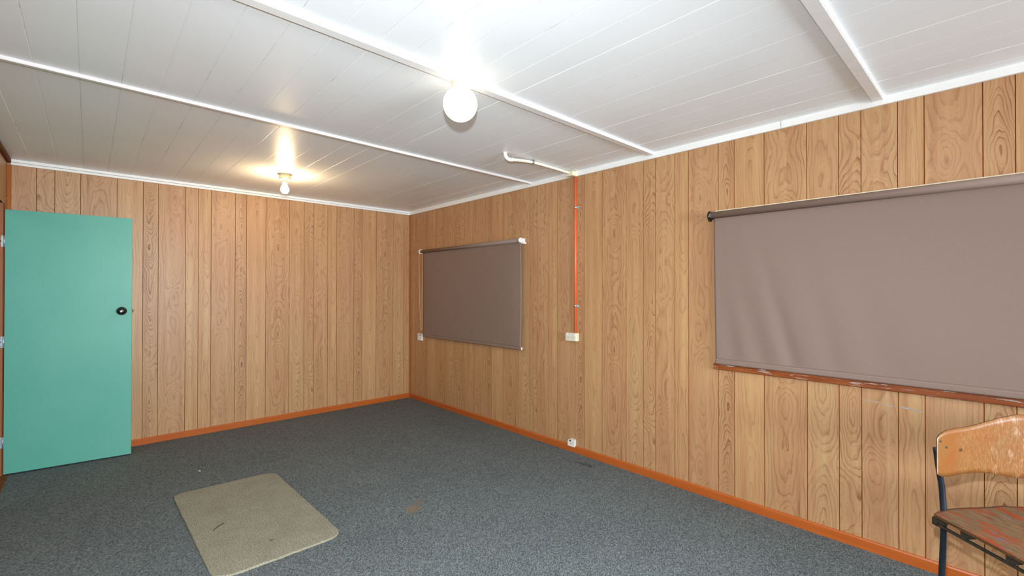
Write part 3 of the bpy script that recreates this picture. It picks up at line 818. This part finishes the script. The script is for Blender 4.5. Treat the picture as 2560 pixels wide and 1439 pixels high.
# subdivide the outline a little and make the edge slightly ragged
pts = []
for i, p in enumerate(outl):
    q = outl[(i + 1) % len(outl)]; L = math.dist(p, q); k = max(1, int(L / 0.03))
    for j in range(k):
        x = p[0] + (q[0] - p[0]) * j / k; y = p[1] + (q[1] - p[1]) * j / k
        w = 0.0016
        pts.append((x + random.uniform(-w, w), y + random.uniform(-w, w)))
cx = sum(p[0] for p in pts) / len(pts); cy = sum(p[1] for p in pts) / len(pts)
b = bmesh.new()
lev = [(1.0, 0.0005), (1.0, 0.006), (0.994, 0.0095), (0.97, 0.0105)]
rings = [[b.verts.new((cx + (p[0] - cx) * s, cy + (p[1] - cy) * s, z)) for p in pts] for s, z in lev]
for i, (ra, rb) in enumerate(zip(rings, rings[1:])):
    for k in range(len(pts)):
        f = b.faces.new((ra[k], ra[(k + 1) % len(pts)], rb[(k + 1) % len(pts)], rb[k])); f.material_index = 1 if i == 0 else 0
b.faces.new(rings[-1]); b.faces.new(rings[0])
mat_o = link('floor_mat', b, [M['pile'], M['backing']])
tag(mat_o, 'fawn pile mat with rounded corners lying on the grey carpet', 'mat')

b = bmesh.new(); tube(b, smooth_path([(-2.541, -2.193, 0.0125), (-2.512, -2.163, 0.014), (-2.480, -2.139, 0.0125)], 5), 0.0021, 8)
tag(link('twig', b, M['twig'], smooth=True), 'short dark twig lying on the fawn mat', 'twig')
b = bmesh.new()
ring = [(0.017 * math.cos(a) * (1 + 0.3 * math.sin(3 * a)), 0.010 * math.sin(a)) for a in [2 * PI * i / 14 for i in range(14)]]
prism(b, [(-2.326 + 0.6 * p[0], -2.528 + 0.6 * p[1]) for p in ring], 'Z', 0.0108, 0.0125)
tag(link('leaf_fragment', b, M['leaf']), 'tiny dry leaf crumb on the fawn mat', 'leaf')
b = bmesh.new(); box(b, -2.449, -2.437, -1.080, -1.066, 0.0005, 0.004, 0.0008)
tag(link('paper_scrap', b, M['paper']), 'tiny white paper scrap on the carpet beyond the mat', 'paper scrap')

# ------------------------------------------------------------------ chair (faces the camera's side of the room)
FW = Vector((0.6787, 0.7344, 0.0)); RT = Vector((0.7344, -0.6787, 0.0))
ch = empty('chair', (-0.582, -5.108, 0.0), math.atan2(RT.y, RT.x))   # local x = along the backrest, local y = towards its back
tag(ch, 'old school chair with wavy plywood backrest and paint-worn seat by the wall', 'chair')
HC, HZ, F, CX = 1.388, 726.0, 1143.3, 0.335
def loc(px, py, d=1.80): return ((px - 2352) / F * d, HC - (py - HZ) / F * d)
top = [loc(*p) for p in ((2328.5, 1093), (2334, 1086), (2345, 1080), (2360, 1075), (2380, 1072.5), (2400, 1071.5), (2422, 1069), (2445, 1065), (2470, 1059), (2495, 1053), (2520, 1047.5), (2545, 1043), (2560, 1040.5), (2572, 1039))]
bot = [loc(*p) for p in ((2328, 1182), (2335, 1187), (2345, 1190.5), (2362, 1191), (2385, 1189), (2410, 1187), (2432, 1186), (2455, 1187), (2480, 1189.5), (2505, 1194), (2530, 1199), (2556, 1203), (2572, 1205))]
def full(side):
    s = [p for p in side if p[0] < CX - 0.005]; return s + [(2 * CX - x, z) for x, z in reversed(s)]
top, bot = full(top), full(bot)
def lerp(side, x):
    for (xa, za), (xb, zb) in zip(side, side[1:]):
        if xa <= x <= xb: return za + (zb - za) * (x - xa) / max(1e-9, xb - xa)
    return side[0][1] if x < side[0][0] else side[-1][1]
b = bmesh.new(); x0 = bot[0][0]; x1 = 2 * CX - x0; nx, nz, th = 96, 10, 0.004; V = {}
for i in range(nx + 1):
    q = i / nx; x = x0 + (x1 - x0) * (0.5 - 0.5 * math.cos(PI * q)) if True else 0
    zt, zb_ = lerp(top, x), lerp(bot, x)
    w = (x - CX) / (CX - x0); yb = -0.020 + 0.040 * (1 - w * w)
    for k in range(nz + 1):
        for s in (0, 1):
            V[i, k, s] = b.verts.new((x, yb + s * th, zb_ + (zt - zb_) * k / nz))
for i in range(nx):
    for k in range(nz):
        for s in (0, 1):
            f = b.faces.new([V[a, c, s] for a, c in ((i, k), (i + 1, k), (i + 1, k + 1), (i, k + 1))]); f.smooth = True
    for k in (0, nz):
        f = b.faces.new([V[i, k, 0], V[i + 1, k, 0], V[i + 1, k, 1], V[i, k, 1]]); f.material_index = 1
for k in range(nz):
    for i in (0, nx):
        f = b.faces.new([V[i, k, 0], V[i, k + 1, 0], V[i, k + 1, 1], V[i, k, 1]]); f.material_index = 1
bo = link('backrest', b, [M['ply'], M['plyedge']], ch)
for sx in (1, -1):
    for px, py in ((2338.5, 1101), (2356, 1117)):
        x, z = loc(px, py)
        if sx < 0: x = 2 * CX - x
        w = (x - CX) / (CX - x0); yb = -0.020 + 0.040 * (1 - w * w)
        b = bmesh.new(); lathe(b, [(0.0048, 0.0), (0.0042, 0.0016), (0.002, 0.002)], (x, yb, z), 'Y', 14)
        for v in b.verts: v.co.y = yb - abs(v.co.y - yb)
        link('rivet', b, M['flat'], bo)
# seat: gently dished plywood with a hump along the back edge
SZ, SX0, SX1, SY0, SY1 = 0.517, -0.056, 2 * CX + 0.056, -0.470, 0.035
def seat_pt(u, w):
    x = SX0 + (SX1 - SX0) * u; c = (x - CX) / (CX - SX0)
    edge = 0.060 * (abs(c) ** 4)
    y = SY0 + (SY1 - edge - SY0) * w
    y += 0.03 * (1 - w) * abs(c) ** 10
    dish = -0.014 * math.exp(-((abs(x - CX) - 0.155) / 0.10) ** 2) * math.exp(-((w - 0.45) / 0.42) ** 2)
    hump = 0.004 * math.exp(-((x - 0.268) / 0.05) ** 2) * w ** 3
    roll = -0.020 * max(0, (0.12 - w) / 0.12) ** 2
    return x, y, SZ + dish + hump + roll
b = bmesh.new(); nx, ny = 60, 40; V = {}
for i in range(nx + 1):
    for k in range(ny + 1):
        x, y, z = seat_pt(i / nx, k / ny)
        V[i, k, 0] = b.verts.new((x, y, z)); V[i, k, 1] = b.verts.new((x, y, z - 0.010))
for i in range(nx):
    for k in range(ny):
        for s in (0, 1):
            f = b.faces.new([V[a, c, s] for a, c in ((i, k), (i + 1, k), (i + 1, k + 1), (i, k + 1))]); f.smooth = True; f.material_index = 0 if s == 0 else 1
for i in range(nx):
    for k in (0, ny):
        b.faces.new([V[i, k, 0], V[i + 1, k, 0], V[i + 1, k, 1], V[i, k, 1]]).material_index = 1
for k in range(ny):
    for i in (0, nx):
        b.faces.new([V[i, k, 0], V[i, k + 1, 0], V[i, k + 1, 1], V[i, k, 1]]).material_index = 1
link('seat', b, [M['seat'], M['plyedge']], ch)
for sx in (0, 1):
    X = (lambda x: x) if sx == 0 else (lambda x: 2 * CX - x)
    b = bmesh.new()
    tube(b, smooth_path([(X(-0.020), 0.004, 0.765), (X(-0.008), 0.002, 0.665), (X(0.003), 0.006, 0.62), (X(0.009), 0.008, 0.57), (X(0.013), 0.008, 0.45), (X(0.022), 0.030, 0.2), (X(0.024), 0.05, 0.008)], 6), 0.0102, 18)
    link('leg', b, M['tube'], ch)
    b = bmesh.new(); lathe(b, [(0.013, 0.0), (0.013, 0.018), (0.0105, 0.022)], (X(0.024), 0.05, 0), 'Z', 16)
    link('foot_cap', b, M['black'], ch)
    b = bmesh.new()
    tube(b, smooth_path([(X(0.012), -0.440, 0.478), (X(0.010), -0.446, 0.40), (X(0.004), -0.458, 0.2), (X(0.0), -0.466, 0.008)], 6), 0.0102, 18)
    link('leg', b, M['tube'], ch)
    b = bmesh.new(); lathe(b, [(0.013, 0.0), (0.013, 0.018), (0.0105, 0.022)], (X(0.0), -0.466, 0), 'Z', 16)
    link('foot_cap', b, M['black'], ch)
    b = bmesh.new(); a0, a1 = sorted((X(-0.046), X(-0.036)))
    box(b, a0, a1, -0.455, -0.012, 0.470, 0.480, 0.002)
    rail = link('side_rail', b, M['flat'], ch)
    for yy in (-0.13, -0.285):
        b = bmesh.new(); a0, a1 = sorted((X(-0.044), X(-0.010))); box(b, a0, a1, yy - 0.012, yy + 0.012, 0.4795, 0.5055, 0.001)
        link('seat_tab', b, M['flat'], rail)
    b = bmesh.new(); a0, a1 = sorted((X(-0.050), X(0.022)))
    prism(b, [(a0, -0.030), (a1, -0.016), (a1, 0.018), (a0, -0.010)] if sx == 0 else [(a1, -0.030), (a1, -0.010), (a0, 0.018), (a0, -0.016)], 'Z', 0.471, 0.499)
    link('bracket', b, M['flat'], ch)
b = bmesh.new(); tube(b, smooth_path([(0.008, -0.016, 0.478), (0.05, -0.03, 0.476), (0.10, -0.04, 0.480), (CX, -0.05, 0.486), (2 * CX - 0.10, -0.04, 0.480), (2 * CX - 0.008, -0.016, 0.478)], 6), 0.006, 10)
link('cross_bar', b, M['flat'], ch)
b = bmesh.new(); tube(b, [(0.012, -0.440, 0.474), (2 * CX - 0.012, -0.440, 0.474)], 0.008, 12)
link('cross_bar', b, M['flat'], ch)

# ------------------------------------------------------------------ lights
def light(name, typ, loc, energy, color, size=None, rot=None, sy=None):
    d = bpy.data.lights.new(name, typ); d.energy = energy; d.color = color
    if typ == 'AREA':
        d.shape = 'RECTANGLE'; d.size = size; d.size_y = sy or size
    elif size is not None: d.shadow_soft_size = size
    o = bpy.data.objects.new(name, d); COL.objects.link(o); o.location = loc
    if rot: o.rotation_euler = rot
    return o
light('photographers_flash', 'POINT', (-3.055, -5.262, 1.59), 12, (0.80, 0.93, 1.0), 0.025)
fl = light('bounce_flash', 'SPOT', (-3.055, -5.262, 1.60), 270, (0.82, 0.94, 1.0), 0.025)  # main flash beam, tilted down to spare the ceiling; not bounced
fl.data.spot_size = math.radians(150); fl.data.spot_blend = 1.0
fl.rotation_euler = Vector((0.52, 0.82, -0.36)).to_track_quat('-Z', 'Y').to_euler()
light('window_daylight', 'AREA', ((WX0 + WX1) / 2, YR - 0.01, (WZ0 + WZ1) / 2), 235, (0.78, 0.91, 1.0), WX1 - WX0 - 0.1, (PI / 2, 0, 0), WZ1 - WZ0 - 0.1)  # area lamp added in the unseen rear window to fill the room
light('passage_daylight', 'AREA', (-4.4, -1.2, ZC - 0.05), 4, (1.0, 0.96, 0.9), 0.5, (0, 0, 0), 0.5)  # unseen lamp added under the passage ceiling, faint fill through the doorway

W = bpy.data.worlds.new('sky'); S.world = W; W.use_nodes = True
wn = W.node_tree.nodes; wn.clear()
wo = wn.new('ShaderNodeOutputWorld'); bg = wn.new('ShaderNodeBackground'); sk = wn.new('ShaderNodeTexSky')
sk.sky_type = 'HOSEK_WILKIE'
W.node_tree.links.new(sk.outputs[0], bg.inputs[0]); W.node_tree.links.new(bg.outputs[0], wo.inputs[0])
bg.inputs[1].default_value = 0.6

# ------------------------------------------------------------------ camera
yaw, pitch, roll = 0.746021150, 0.005616962, 0.001080436
fw = Vector((math.sin(yaw) * math.cos(pitch), math.cos(yaw) * math.cos(pitch), math.sin(pitch)))
rt0 = Vector((math.cos(yaw), -math.sin(yaw), 0)); up0 = rt0.cross(fw)
rt = math.cos(roll) * rt0 + math.sin(roll) * up0; up = -math.sin(roll) * rt0 + math.cos(roll) * up0
cd = bpy.data.cameras.new('camera'); co = bpy.data.objects.new('camera', cd); COL.objects.link(co)
co.matrix_world = Matrix(((rt.x, up.x, -fw.x, -3.07089), (rt.y, up.y, -fw.y, -5.28518), (rt.z, up.z, -fw.z, 1.388), (0, 0, 0, 1)))
cd.sensor_fit = 'HORIZONTAL'; cd.sensor_width = 36.0; cd.lens = 1143.3257 / 2560 * 36.0; cd.clip_start = 0.02
S.camera = co

S.view_settings.view_transform = 'Standard'; S.view_settings.look = 'None'
S.view_settings.gamma = 1.0; S.view_settings.use_curve_mapping = False
S.view_settings.exposure = 0.50
S.cycles.use_denoising = True
S.cycles.max_bounces = 8; S.cycles.diffuse_bounces = 6; S.cycles.caustics_reflective = False; S.cycles.caustics_refractive = False
S.cycles.sample_clamp_indirect = 6.0
